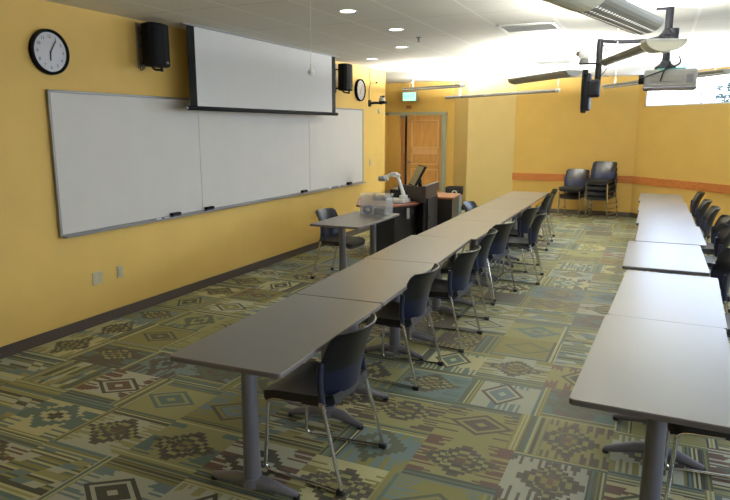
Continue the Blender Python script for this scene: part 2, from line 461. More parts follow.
# right wall with three daylight windows (outside the frame)
wins = [(-1.6, 1.0), (1.8, 4.4), (5.2, 7.8)]
bm = BM(); ys = [YB] + [v for w in wins for v in w] + [DG[1]]
for i in range(0, len(ys), 2): box(bm, (XR + .08, (ys[i] + ys[i + 1]) / 2, H / 2), (.16, ys[i + 1] - ys[i], H))
for a, b in wins:
    box(bm, (XR + .08, (a + b) / 2, .45), (.16, b - a, .9)); box(bm, (XR + .08, (a + b) / 2, (2.45 + H) / 2), (.16, b - a, H - 2.45))
struct('wall_right', bm, M['wall'], 'yellow right wall with tall windows')
for i, (a, b) in enumerate(wins):
    bm = BM()
    for y in (a + .02, (a + b) / 2, b - .02): box(bm, (XR + .08, y, 1.675), (.06, .04, 1.55))
    for z in (.92, 2.43): box(bm, (XR + .08, (a + b) / 2, z), (.06, b - a, .04))
    w = struct('window_%d' % (i + 2), bm, M['windowframe'], 'tall daylight window in the right wall')
    bm = BM(); box(bm, (XR + .09, (a + b) / 2, 1.675), (.005, b - a - .04, 1.5)); link('pane', bm, M['glass'], w)
bm = BM(); box(bm, ((XL + XR) / 2, YB - .06, H / 2), (XR - XL + .4, .12, H)); struct('wall_rear', bm, M['wall'], 'yellow wall behind the camera')
# hallway beyond the door
bm = BM(); box(bm, (-5.75, 17.4, 1.4), (3.2, .1, 2.8)); box(bm, (HL, 15.8, 1.4), (.1, 3.2, 2.8)); box(bm, (-4.25, 15.8, 1.4), (.1, 3.2, 2.8)); box(bm, (-5.75, 15.8, 2.83), (3.2, 3.3, .06))
struct('wall_hallway', bm, M['wall'], 'yellow hallway walls beyond the door')
# baseboards
def base_line(name, pts, side, label):
    bm = BM()
    for a, b in zip(pts, pts[1:]): wall_seg(bm, a, b, 0.0, 0.095, 0.012, side)
    struct(name, bm, M['base'], label)
base_line('baseboard_left', [(XL, YB), (XL, 11.02)], -1, 'dark baseboard under the whiteboard wall')
base_line('baseboard_back', [(-4.19, 14.0), (-3.80, 13.72), (-2.85, 14.06), BK, DG], -1, 'dark baseboard along the back walls')
# chair rail
bm = BM(); wall_seg(bm, (-2.86, 14.06), BK, .69, .84, .022, -1); wall_seg(bm, (BK[0], BK[1]), DG, .69, .84, .022, -1)
struct('trim_1', bm, M['rail'], 'orange wood chair rail along the back walls')

# double door, right leaf closed, left leaf standing open
bm = BM()
for x in (-6.25, -4.42): box(bm, (x + (.025 if x < -5 else -.025), 14.06, 1.05), (.06, .22, 2.10), .004)
box(bm, (-5.335, 14.06, 2.125), (1.95, .22, .06), .004); box(bm, (-4.395, 13.985, 1.06), (.06, .03, 2.12), .003); box(bm, (-5.335, 13.985, 2.13), (1.95, .03, .06), .003)
df = struct('door_1', bm, M['doorframe'], 'double oak door in a grey green frame')
def door_leaf(parent, x0, w, y, rz, hinge_right, name='door_leaf'):
    bm = BM(); box(bm, (0, 0, 1.045), (w, .045, 2.07), .003)
    o = link(name, bm, M['oak'], parent)
    sgn = -1
    bm = BM()
    for z0, z1 in ((1.36, 1.96), (.98, 1.22), (.18, .86)):
        zc = (z0 + z1) / 2; hw = w / 2 - .12
        for xx in (-hw, hw): box(bm, (xx, sgn * .026, zc), (.03, .014, z1 - z0), .004)
        for zz in (z0, z1): box(bm, (0, sgn * .026, zz), (2 * hw + .03, .014, .03), .004)
    link('panel_moulding', bm, M['oaklite'], o)
    bm = BM(); box(bm, (0, sgn * .024, 1.29 if False else 1.29), (w - .26, .006, .10)); link('light_rail', bm, M['oaklite'], o)
    bm = BM(); hx = (-w / 2 + .06) if hinge_right else (w / 2 - .06)
    tube(bm, fillet([(hx, -.02, 1.02), (hx, -.075, 1.02), (hx + (.11 if hinge_right else -.11), -.075, 1.02)], .015), .009)
    lathe(bm, [(0, 0), (.028, 0), (.028, .01), (0, .01)], 16, Matrix.Translation((hx, -.022, 1.02)) @ Matrix.Rotation(PI / 2, 4, 'X'))
    link('door_handle', bm, M['alu'], o)
    o.location = (x0, y, 0); o.rotation_euler = (0, 0, rz)
    return o
door_leaf(df, -4.885, .87, 14.03, 0, True)
bm = BM(); box(bm, (-5.345, 14.02, 1.05), (.04, .06, 2.09), .003); link('astragal', bm, M['black'], df)
o = door_leaf(df, -5.58, .86, 14.50, math.radians(100), False)
bm = BM(); box(bm, (-5.42, 13.96, 2.06), (.12, .05, .05), .006); box(bm, (-5.30, 13.955, 2.075), (.2, .015, .02)); link('door_closer', bm, M['grey'], df)
bm = BM(); box(bm, (-5.27, 13.985, 2.27), (.12, .03, .07), .006); tag(link('door_plaque', bm, M['red']), 'small brown plaque on the yellow wall above the door', 'sign')

# exit sign
t = thing('exit_sign', 'lit pale green EXIT sign hanging by the door wall', 'sign', (-5.20, 13.80, 2.395))
bm = BM(); box(bm, (0, .03, .10), (.34, .05, .21), .006); link('housing', bm, M['grey'], t)
bm = BM(); box(bm, (0, .002, .10), (.31, .008, .18), .002); link('sign_face', bm, M['exitgreen'], t)
bm = BM(); text_bm(bm, 'EXIT', .13, Matrix.Translation((0, -.004, .10)) @ Matrix.Rotation(PI / 2, 4, 'X'), .001); link('lettering', bm, M['exitletter'], t)
bm = BM(); tube(bm, [(0, .03, .20), (0, .03, H - 2.395)], .006, 8); link('stem', bm, M['white'], t)
bm = BM(); box(bm, (0, .13, .10), (.10, .16, .06), .004); link('wall_bracket', bm, M['grey'], t)

# ------------------------------------------------------------------ whiteboard wall
t = thing('whiteboard', 'long white three-panel whiteboard on the yellow left wall', 'whiteboard', (XL, 0, 0))
yb = [3.80, 5.68, 8.12, 9.97]; z0, z1 = .89, 2.10
for i in range(3):
    bm = BM(); box(bm, (.022, (yb[i] + yb[i + 1]) / 2, (z0 + z1) / 2), (.02, yb[i + 1] - yb[i] - .006, z1 - z0), .001); link('board_panel', bm, M['board'], t)
bm = BM()
for y in (yb[0], yb[3]): box(bm, (.024, y, (z0 + z1) / 2), (.03, .022, z1 - z0 + .02), .003)
for z in (z0, z1): box(bm, (.024, (yb[0] + yb[3]) / 2, z), (.03, yb[3] - yb[0] + .02, .022), .003)
link('board_frame', bm, M['alu'], t)
bm = BM(); box(bm, (.011, (yb[0] + yb[3]) / 2, (z0 + z1) / 2), (.006, yb[3] - yb[0], z1 - z0)); link('backing', bm, M['grey'], t)
bm = BM(); box(bm, (.060, (yb[0] + yb[3]) / 2, z0 - .012), (.07, yb[3] - yb[0], .008), .002); box(bm, (.094, (yb[0] + yb[3]) / 2, z0 - .005), (.006, yb[3] - yb[0], .018), .002); link('marker_tray', bm, M['alu'], t)
def eraser(y, label):
    t = thing('whiteboard_eraser', label, 'eraser', (XL + .062, y, z0 - .008), 0, 'erasers on the whiteboard tray')
    bm = BM(); box(bm, (0, 0, .012), (.045, .13, .02), .004); link('felt', bm, M['ink'], t)
    bm = BM(); box(bm, (0, 0, .035), (.05, .135, .026), .009, seg=3); link('handle', bm, M['black'], t)
eraser(5.20, 'black eraser on the tray under the left board panel, nearest the blue markers')
eraser(5.76, 'black eraser on the tray just right of the first board seam')
eraser(7.90, 'black eraser on the tray just left of the second board seam')
eraser(9.38, 'black eraser at the far right end of the whiteboard tray')
def marker(y, m, label, dx=0):
    t = thing('marker_pen', label, 'marker', (XL + .058 + dx, y, z0 + .001), 0.12, 'pens on the whiteboard tray')
    bm = BM(); tube(bm, [(0, -.05, 0), (0, .03, 0)], .008, 10); link('barrel', bm, M['white'], t)
    bm = BM(); tube(bm, [(0, .028, 0), (0, .062, 0)], .0092, 10); link('cap', bm, m, t)
marker(4.96, M['blue'], 'left blue-capped marker of the pair near the first eraser')
marker(5.08, M['blue'], 'blue-capped marker between its twin and the first eraser')
marker(8.70, M['greentab'], 'green-capped marker on the tray under the far board panel')
marker(9.02, M['ink'], 'dark-capped marker close to the far right eraser')

# clocks (face towards +X)
def clock(y, z, label, first=None):
    if first: return dup(first, (XL, y, z), 0, label, 'round wall clocks')
    t = thing('wall_clock', label, 'clock', (XL, y, z), 0, 'round wall clocks')
    R = Matrix.Rotation(PI / 2, 4, 'Y')
    bm = BM(); lathe(bm, [(0, 0), (.175, 0), (.182, .02), (.178, .048), (.168, .052), (.158, .045), (.156, .03), (0, .03)], 48, R); link('rim', bm, M['black'], t)
    bm = BM(); lathe(bm, [(0, .030), (.156, .030), (.156, .034), (0, .034)], 48, R); link('dial', bm, M['clockface'], t)
    for h in range(1, 13):
        bm = BM(); a = math.radians(90 - 30 * h)
        text_bm(bm, str(h), .036, Matrix.Translation((.0355, .122 * math.cos(a), .122 * math.sin(a))) @ Matrix.Rotation(PI / 2, 4, 'Z') @ Matrix.Rotation(PI / 2, 4, 'X'), .0005)
        link('numeral', bm, M['ink'], t)
    for nm, ang, ln, w in (('minute_hand', 58, .12, .008), ('hour_hand', -93, .075, .011)):
        bm = BM(); a = math.radians(ang); box(bm, (ln * .42, 0, 0), (ln, w, .002))
        o = link(nm, bm, M['ink'], t); o.location = (.040 if nm[0] == 'm' else .038, 0, 0)
        o.rotation_euler = Matrix(((0, 0, 1), (math.cos(a), -math.sin(a), 0), (math.sin(a), math.cos(a), 0))).to_euler()
    return t
c1 = clock(3.85, 2.41, 'black-rimmed round clock above the left end of the whiteboard')
clock(9.88, 2.42, 'black-rimmed round clock right of the far speaker', c1)

# speakers on brackets
def speaker(y, label, first=None, zc=2.60):
    if first: return dup(first, (XL, y, zc), math.radians(0), label, 'wall speakers')
    t = thing('wall_speaker', label, 'speaker', (XL, y, zc), 0, 'wall speakers')
    bm = BM(); prism(bm, [(.10, -.10), (.10, .10), (.21, .13), (.25, .10), (.265, 0.0), (.25, -.10), (.21, -.14)], -.20, .20, .02); link('cabinet', bm, M['black'], t)
    bm = BM()
    def gf(u, v):
        a = (u - .5) * 2; return Vector((.264 - .022 * a * a, a * .105, -.175 + .35 * v))
    sheet(bm, gf, 8, 2, .006); link('grille', bm, M['grill'], t)
    bm = BM(); box(bm, (.262, .05, -.16), (.012, .03, .02), .002); link('badge', bm, M['alu'], t)
    bm = BM(); tube(bm, fillet([(.02, -.02, -.16), (.10, -.02, -.16), (.16, -.02, -.225), (.24, -.01, -.23)], .02), .012); tube(bm, [(.24, -.01, -.245), (.24, -.01, -.19)], .014); link('swivel_arm', bm, M['blackmetal'], t)
    bm = BM(); tube(bm, [(.02, -.02, .12), (.13, -.02, .12)], .012); link('rear_strut', bm, M['blackmetal'], t)
    bm = BM(); box(bm, (.008, -.06, 0), (.016, .03, .42), .003); box(bm, (.008, .0, 0), (.016, .03, .42), .003)
    for z in (-.16, 0, .16): box(bm, (.01, -.03, z), (.02, .09, .03), .002)
    link('wall_plate', bm, M['alu'], t)
    bm = BM(); tube(bm, fillet([(.12, -.06, -.08), (.05, -.09, -.20), (.02, -.06, -.24), (.02, 0, -.20)], .05), .004, 6); link('cable', bm, M['black'], t)
    return t
s1 = speaker(4.93, 'black wall speaker between the near clock and the projection screen', None, 2.575)
speaker(9.02, 'black wall speaker between the screen and the far clock', s1, 2.56)

# projection screen
t = thing('projection_screen', 'pull-down projection screen with black borders hanging before the whiteboard', 'projection screen', (-4.35, .05, 0))
bm = BM(); box(bm, (0, 6.83, 2.41), (.004, 3.00, .79)); link('screen_fabric', bm, M['screen'], t)
for y in (5.275, 8.385):
    bm = BM(); box(bm, (0, y, 2.41), (.006, .11, .79)); link('side_border', bm, M['black'], t)
bm = BM(); box(bm, (0, 6.83, 2.0), (.035, 3.34, .045), .012); link('bottom_bar', bm, M['black'], t)
for y in (5.16, 8.50):
    bm = BM(); tube(bm, [(0, y - .012, 2.0), (0, y + .012, 2.0)], .018, 12); link('bar_end', bm, M['grey'], t)
bm = BM(); box(bm, (0, 6.83, H - .006), (.05, 3.36, .012), .002); link('ceiling_slot', bm, M['grey'], t)

# wall camera with cable, thermostat, plates
t = thing('wall_camera', 'small camera on a black bracket right of the far clock', 'camera', (XL, 10.30, 2.22))
bm = BM(); box(bm, (.012, 0, 0), (.024, .09, .11), .004); tube(bm, fillet([(.02, 0, 0), (.12, .02, .01), (.20, .10, .0)], .03), .022, 12); link('bracket', bm, M['black'], t)
bm = BM(); box(bm, (.21, .12, .015), (.12, .14, .05), .012); link('tray', bm, M['black'], t)
bm = BM(); lathe(bm, [(0, .0), (.05, .0), (.052, .03), (.04, .055), (0, .06)], 20, Matrix.Translation((.19, .10, .04))); tube(bm, [(.19, .10, .10), (.19, .10, .13)], .03, 14); link('camera_head', bm, M['grey'], t)
bm = BM(); tube(bm, [(.21, .10, .115), (.25, .09, .115)], .018, 12); link('camera_lens', bm, M['ink'], t)
bm = BM(); tube(bm, fillet([(XL + .01, 10.28, 2.28), (XL + .01, 10.27, 2.45), (XL + .01, 10.33, 2.55), (XL + .01, 10.30, 2.66), (XL + .01, 10.29, 2.84)], .05), .005, 6)
tube(bm, fillet([(XL + .012, 10.33, 2.56), (XL + .012, 10.44, 2.57), (XL + .012, 10.56, 2.58)], .05), .005, 6); box(bm, (XL + .02, 10.58, 2.585), (.03, .03, .03), .004)
tag(link('wall_cable', bm, M['ink']), 'thin dark cable running up the wall from the camera', 'cable')
bm = BM(); lathe(bm, [(0, 0), (.05, 0), (.052, .015), (.035, .028), (0, .03)], 24, Matrix.Translation((XL, 10.72, 2.10)) @ Matrix.Rotation(PI / 2, 4, 'Y')); tag(link('thermostat', bm, M['plate']), 'round ivory thermostat low to the right of the wall camera', 'thermostat')
def outlet(y, z, w, label, nm, cat, slots):
    t = thing(nm, label, cat, (XL, y, z))
    bm = BM(); box(bm, (.004, 0, 0), (.008, w, .115), .002); link('plate', bm, M['plate'], t)
    for yy in slots:
        for zz in (-.02, .02): bm = BM(); box(bm, (.009, yy, zz), (.004, .03, .028), .001); link('socket', bm, M['plate'], t)
outlet(4.17, .44, .115, 'wider ivory outlet plate low on the left wall', 'outlet_plate', 'outlet', (-.025, .025))
outlet(4.44, .445, .07, 'narrow ivory outlet plate right of the wider one', 'outlet_plate', 'outlet', (0,))
outlet(10.35, 1.20, .07, 'ivory switch plate between whiteboard and door corner', 'switch_plate', 'switch', (0,))

# hanging microphone
t = thing('hanging_microphone', 'small white ball hanging on a long thin wire from the ceiling', 'microphone', (-2.32, 4.15, 2.195))
bm = BM(); lathe(bm, [(0, -.02), (.018, -.016), (.026, 0), (.020, .014), (.008, .022), (.006, .06), (0, .062)], 16); link('capsule', bm, M['white'], t)
bm = BM(); tube(bm, [(0, 0, .05), (0, 0, H - 2.195)], .0022, 6); link('wire', bm, M['white'], t)

# ------------------------------------------------------------------ tables
def make_table(label, w=.61, l=1.241, name='training_table', group=None):
    t = thing(name, label, 'table', (0, 0, 0), 0, group)
    bm = BM(); prism(bm, rrect(w, l, .022), .716, .740, .002); link('tabletop', bm, [M['top']], t)
    tp = t.children[0]
    bm = BM()
    o = rrect(w + .003, l + .003, .0235); n = len(o); i_ = rrect(w - .03, l - .03, .03)
    prism(bm, o, .714, .736, .003); link('edge_band', bm, M['edge'], tp)
    for s in (-1, 1):
        y = s * (l / 2 - .19)
        bm = BM(); tube(bm, [(.018, y, .07), (.018, y, .30), (.018, y, .70)], [.045, .041, .038], 16, flat=1.0)
        box(bm, (0, y, .706), (.36, .07, .014), .003); leg = link('leg', bm, M['leg'], t)
        bm = BM()
        for d in (-1, 1):
            tube(bm, [(.018, y, .062), (.015 + d * .10, y - s * .005, .056), (.01 + d * .19, y - s * .02, .034), (.01 + d * .25, y - s * .03, .022)], [.040, .034, .026, .018], 12, flat=.9)
        tube(bm, [(.018, y, .04), (.018, y, .09)], .052, 16); link('foot', bm, M['leg'], leg)
        for d in (-1, 1):
            bm = BM(); tube(bm, [(.01 + d * .24, y - s * .028, 0.0), (.01 + d * .24, y - s * .028, .02)], .018, 12); link('foot_pad', bm, M['footcap'], leg)
    bm = BM(); box(bm, (.0, 0, .70), (.035, l - .42, .03), .004); link('beam', bm, M['leg'], t)
    return t
G1 = 'training tables of the middle row'; G2 = 'training tables of the right row'
tb = make_table('taupe training table at the near end of the middle row', group=G1)
mid = [(-1.755, 2.848, 1.8, None), (-1.805, 4.10, 2.4, 'second table from the near end of the middle row'),
       (-1.865, 5.345, 2.6, 'third table of the middle row, its far left corner jutting out'),
       (-1.855, 6.59, .8, 'fourth table of the middle row, set back right of the third'),
       (-1.875, 7.835, .6, 'fifth table of the middle row, beside the black podium'),
       (-1.890, 9.08, .6, 'next-to-last table of the middle row, below the pale corner wall'),
       (-1.905, 10.33, .6, 'last table of the middle row, nearest the back wall')]
for i, (x, y, a, lb) in enumerate(mid):
    if i == 0: tb.location = (x, y, 0); tb.rotation_euler = (0, 0, math.radians(a))
    else: dup(tb, (x, y, 0), math.radians(a), lb, G1)
rt = [(.080, 3.145, -1.9, 'big foreground table at the near end of the right row'), (.135, 4.457, -2.1, 'second table from the near end of the right row'),
      (.118, 5.88, .2, 'third table of the right row, its front edge showing across a gap'),
      (.172, 7.15, 0, 'fourth table of the right row, shifted a little right'),
      (.140, 8.39, 0, 'fifth table of the right row, two before the last one'), (.125, 9.63, 0, 'next-to-last table of the right row'),
      (.100, 10.87, 0, 'last table of the right row, nearest the slanting wall')]
for x, y, a, lb in rt:
    o = dup(tb, (x, y, 0), math.radians(a), lb, G2)
    if y < 5: o.scale = (1, 1.057, 1)     # the two nearest tables are a little longer
ft = dup(tb, (-3.205, 6.80, 0), 0, 'single grey table beside the left wall carrying the clear plastic box', None)
if 'group' in ft: del ft['group']

# ------------------------------------------------------------------ chairs (face -X at rotation 0)
def make_chair(label):
    t = thing('stacking_chair', label, 'chair', (0, 0, 0), 0, 'chairs along the middle tables')
    # seat pad
    def sf(u, v):
        x = -.265 + .43 * u; hw = .232 - .035 * u - .05 * max(0, (.12 - u) / .12) ** 2
        y = (v - .5) * 2 * hw
        z = .462 - .030 * max(0, (.28 - u) / .28) ** 2 - .012 * math.sin(PI * u) * (1 - (2 * v - 1) ** 2) + .020 * max(0, (u - .75) / .25) ** 2 + .010 * abs(2 * v - 1) ** 3
        return Vector((x, y, z))
    bm = BM(); sheet(bm, sf, 16, 12, .042)
    st = link('seat', bm, M['seat'], t)
    bm = BM()
    def pf(u, v):
        p = sf(.04 + .94 * u, .04 + .92 * v); p.z -= .046 + .0; return p
    sheet(bm, pf, 12, 10, .012); link('seat_pan', bm, M['plast'], st)
    # backrest shell: concave towards the front
    def bf(u, v):
        z = .475 + .345 * v; a = (u - .5) * 2
        hw = .185 + .052 * math.sin(min(1, v / .55) * PI / 2)
        if v > .86: hw -= .030 * ((v - .86) / .14) ** 3
        if v < .12: hw -= .03 * ((.12 - v) / .12) ** 2
        y = a * hw
        xc = .175 + .012 * v + .085 * v * v
        zz = z - .006 * (a * a) * max(0, v - .6) / .4
        return Vector((xc - .088 * (abs(a) ** 2.4) * (hw / .235), y, zz))
    bm = BM(); sheet(bm, bf, 22, 18, .010); bk = link('backrest', bm, M['shell'], t)
    for s in (-1, 1):
        bm = BM(); tube(bm, fillet([(.128, s * .243, .455), (.112, s * .240, .56), (.118, s * .236, .67)], .04), [.017] * 9, 10)
        link('back_sleeve', bm, M['plast'], bk)
    r = .0105
    for s in (-1, 1):
        bm = BM()
        P = [(-.02, s * .19, .415), (-.215, s * .205, .415), (-.240, s * .218, .012), (.240, s * .262, .012), (.128, s * .243, .45), (.110, s * .240, .58)]
        pts = fillet(P[:4], .045) ; pts = pts[:-1] + [Vector((.222, s * .260, .012)), Vector((.240, s * .262, .022))] + [Vector(P[4]), Vector((.114, s * .241, .52)), Vector(P[5])]
        tube(bm, pts, r, 10); lg = link('sled_leg', bm, M['chrome'], t)
        bm = BM(); box(bm, (.236, s * .262, .016), (.045, .030, .032), .008); link('foot_cap', bm, M['footcap'], lg)
    bm = BM(); tube(bm, [(.125, -.24, .445), (.125, .24, .445)], .010, 10); link('crossbar', bm, M['chrome'], t)
    bm = BM(); tube(bm, [(-.10, -.20, .408), (-.10, .20, .408)], .010, 10); link('crossbar', bm, M['chrome'], t)
    for s in (-1, 1):
        bm = BM(); lathe(bm, [(0, 0), (.012, 0), (.012, .008), (0, .010)], 12, Matrix.Translation((.126, s * .252, .458)) @ Matrix.Rotation(-s * PI / 2, 4, 'X')); link('bolt', bm, M['chrome'], t)
    return t
GM = 'chairs along the middle tables'
ch0 = make_chair('black chair with blue-sheened back tucked under the nearest middle-row table')
def place(x, y, rz, lb, g, z=0.0, tilt=None): return dup(ch0, (x, y, z), math.radians(rz), lb, g)
ch0.location = (-1.300 - .24, 2.835, 0); ch0.rotation_euler = (0, 0, math.radians(-.5))
place(-1.64, 4.212, -1.5, 'second chair from the near end of the middle row', GM)
place(-1.56, 5.083, -2.0, 'third chair of the middle row, its seat showing under the third table edge', GM)
place(-1.63, 6.02, 7, 'fourth chair of the middle row, turned slightly towards the camera', GM)
place(-1.62, 6.76, -13, 'fifth chair of the middle row, close behind the turned one', GM)
place(-1.41, 7.64, 4, 'sixth chair of the middle row, pulled furthest out into the aisle', GM)
place(-1.60, 8.23, -7, 'seventh chair of the middle row, partly behind the pulled-out one', GM)
place(-1.66, 9.83, 6, 'next-to-last chair at the far end of the middle row', GM)
place(-1.70, 10.64, 5, 'last chair at the far end of the middle row', GM)
place(-2.06, 8.32, 180, 'chair on the far side of the middle tables, only its blue-grey back showing', 'chairs on the wall side of the tables')
place(-3.46, 6.83, 180, 'lone chair behind the single table, beside the yellow left wall', 'chairs on the wall side of the tables')
GR_ = 'chairs along the right tables'
for x, y, rz, lb in ((.40, 3.30, 0, 'chair mostly hidden under the big foreground table'), (.52, 4.95, 4, 'chair at the right picture edge by the gap of the right tables'),
                  (.42, 5.80, 6, 'right-row chair beside the table behind the gap, its pale wing tip lit'),
                  (.52, 7.30, 0, 'right-row chair beside the fourth table from the camera'),
                  (.56, 8.15, 4, 'fourth chair counted from the slanting wall, right row'),
                  (.50, 9.10, 0, 'third chair from the slanting wall, right row'), (.46, 9.95, 0, 'second chair from the slanting wall, right row'),
                  (.44, 11.15, 0, 'last chair of the right row, nearest the slanting wall')):
    place(x, y, rz, lb, GR_)
GS = 'stacked chairs by the back wall'
fx, fy = math.cos(math.radians(96)), 0
for k, lb in enumerate(('bottom chair of the short stack by the back wall', 'top chair of the short two-chair stack by the back wall')):
    place(-1.50 - .008 * k, 13.62 - .03 * k, 75, lb, GS, .150 * k)
for k, lb in enumerate(('bottom chair of the tall stack by the back wall', 'second chair from the bottom of the tall stack', 'third chair from the bottom of the tall stack', 'top chair of the tall stack by the back wall')):
    place(-.97 - .008 * k, 13.64 - .03 * k, 75, lb, GS, .107 * k)

# ------------------------------------------------------------------ lectern group
t = thing('instructor_desk', 'low black desk with red-brown curved top beside the podium', 'desk', (0, 0, 0))
top = [(-3.72, 7.86), (-3.60, 7.80), (-3.40, 7.86), (-3.20, 8.02), (-3.02, 8.38), (-3.02, 8.52), (-3.55, 8.80), (-4.1, 8.75)]
bm = BM(); prism(bm, top, .735, .765, .005); link('desktop', bm, M['laminate'], t)
bm = BM(); prism(bm, [(-3.50, 7.98), (-3.25, 8.10), (-3.07, 8.42), (-3.07, 8.50), (-3.60, 8.74), (-3.8, 8.5)], 0, .735); link('carcass', bm, M['cabinet'], t)
bm = BM(); box(bm, (-3.105, 8.25, .63), (.015, .05, .15), .003, rz=-.5); link('pull_handle', bm, M['grey'], t)
t = thing('podium', 'tall black podium cabinet with a raised front panel', 'podium', (0, 0, 0))
bm = BM(); prism(bm, [(-2.93, 8.42), (-3.00, 9.22), (-3.75, 9.25), (-3.60, 8.80), (-2.98, 8.52)], 0, .90); link('carcass', bm, M['cabinet'], t)
bm = BM(); prism(bm, [(-2.90, 8.40), (-2.985, 9.26), (-3.05, 9.26), (-2.98, 8.44)], .87, 1.0, .004); prism(bm, [(-2.90, 8.40), (-2.98, 8.46), (-3.50, 8.86), (-3.46, 8.78)], .76, .985, .003); link('raised_rim', bm, M['cabinet'], t)
bm = BM(); prism(bm, [(-2.905, 8.52), (-2.965, 9.14), (-2.985, 9.14), (-2.925, 8.52)], .10, .82, .003); box(bm, (-2.915, 8.60, .55), (.02, .03, .05), .004); link('side_door', bm, M['cabinet'], t)
bm = BM(); prism(bm, [(-2.78, 9.28), (-2.86, 9.92), (-3.4, 9.92), (-3.36, 9.28)], 0, .735)
t = thing('low_cabinet', 'low black cabinet with brown top right of the podium', 'cabinet', (0, 0, 0))
link('carcass', bm, M['cabinet'], t)
bm = BM(); prism(bm, [(-2.76, 9.27), (-2.84, 9.94), (-3.42, 9.94), (-3.38, 9.27)], .735, .765, .004); link('cabinet_top', bm, M['brownbox'], t)
# document camera
t = thing('document_camera', 'white document camera with bent arm on the instructor desk', 'document camera', (-3.32, 8.42, .765))
bm = BM(); prism(bm, rrect(.30, .26, .05), 0, .045, .01); prism(bm, rrect(.10, .12, .03), .04, .10, .01, Matrix.Translation((.08, 0, 0))); link('base', bm, M['white'], t)
bm = BM(); tube(bm, fillet([(.09, 0, .07), (.05, .0, .20), (.00, 0, .33), (-.03, 0, .38)], .06), [.036] * 2 + [.030] * 8 + [.026] * 6, 12, flat=.8); link('lower_arm', bm, M['white'], t)
bm = BM(); tube(bm, fillet([(.03, -.01, .37), (-.05, -.01, .395), (-.09, -.01, .40), (-.18, -.02, .345)], .03), .024, 12); tube(bm, [(-.05, -.04, .385), (-.05, .03, .385)], .034, 14); link('upper_arm', bm, M['white'], t)
bm = BM(); tube(bm, [(-.16, -.02, .34), (-.20, -.025, .325)], .042, 16); link('collar', bm, M['white'], t)
bm = BM(); tube(bm, [(-.195, -.025, .327), (-.285, -.035, .322)], .038, 16); link('camera_head', bm, M['grey'], t)
# monitor on podium
t = thing('podium_monitor', 'tilted flat monitor seen from its side behind the document camera', 'monitor', (-3.22, 8.93, .90), math.radians(32))
mx = Matrix.Translation((0, 0, .20)) @ Matrix.Rotation(math.radians(28), 4, 'Y')
bm = BM(); box(bm, (0, 0, 0), (.035, .44, .34), .008, mtx=mx); link('monitor_housing', bm, M['black'], t)
bm = BM(); box(bm, (-.019, 0, 0), (.003, .40, .30), 0, mtx=mx); link('display', bm, M['display'], t)
bm = BM(); tube(bm, [(.05, 0, 0), (.03, 0, .18)], .03, 12); box(bm, (.03, 0, .008), (.2, .2, .016), .004); link('monitor_stand', bm, M['black'], t)
t = thing('desk_phone', 'low dark telephone on the desk between box and monitor', 'telephone', (-3.66, 8.55, .765), .4)
bm = BM(); prism(bm, rrect(.2, .2, .02), 0, .05, .008); link('phone_body', bm, M['black'], t)
bm = BM(); tube(bm, fillet([(-.07, -.09, .06), (-.07, -.06, .085), (-.07, .06, .085), (-.07, .09, .06)], .03), .018, 10); link('handset', bm, M['red'], t)
# storage box with contents
t = thing('storage_box', 'cloudy clear plastic storage box on the single left table', 'box', (-3.145, 7.24, .742), math.radians(3))
bm = BM()
w, d, h = .335, .26, .235
for c, s in (((0, 0, .003), (w, d, .006)), ((-w / 2, 0, h / 2), (.005, d, h)), ((w / 2, 0, h / 2), (.005, d, h)), ((0, -d / 2, h / 2), (w, .005, h)), ((0, d / 2, h / 2), (w, .005, h))): box(bm, c, s, .001)
link('tub', bm, M['cloudy'], t)
bm = BM(); prism(bm, rrect(w + .035, d + .03, .02), h - .003, h + .022, .005); link('lid', bm, M['cloudy'], t)
def in_box(name, lb, cat, fn, m):
    bm = BM(); fn(bm); o = link(name, bm, m); tag(o, lb, cat, 'things inside the plastic box'); return o
in_box('coiled_cable', 'blue coiled cable inside the plastic box', 'cable', lambda b: [tube(b, [(-3.225 + (.042 + .004 * (i % 3)) * math.cos(a * PI / 8), 7.16 - .01 * i, .805 + (.042 + .003 * (i % 2)) * math.sin(a * PI / 8)) for a in range(17)], .017, 8) for i in range(-2, 3)], M['blue'])
in_box('adapter_block', 'dark grey adapter block inside the plastic box', 'adapter', lambda b: box(b, (-3.07, 7.18, .785), (.14, .10, .09), .012), M['ink'])
in_box('card_pack', 'white pack between the blue cable and the grey block', 'packet', lambda b: box(b, (-3.155, 7.20, .790), (.035, .08, .075), .006), M['white'])

# waste bin
t = thing('recycling_bin', 'black-lidded bin with pale blue lower body by the pale corner', 'bin', (-3.93, 13.25, 0))
bm = BM(); prism(bm, rrect(.28, .26, .04), 0.0, .40, .01); link('bin_body', bm, M['bluelite'], t)
bm = BM(); prism(bm, rrect(.33, .30, .04), .39, .56, .012); link('bin_lid', bm, M['black'], t)
bm = BM(); lathe(bm, [(.035, 0), (.06, 0), (.06, .004), (.035, .004), (.035, 0)], 24, Matrix.Translation((.05, -.155, .44)) @ Matrix.Rotation(PI / 2, 4, 'X')); link('recycling_mark', bm, M['white'], t)

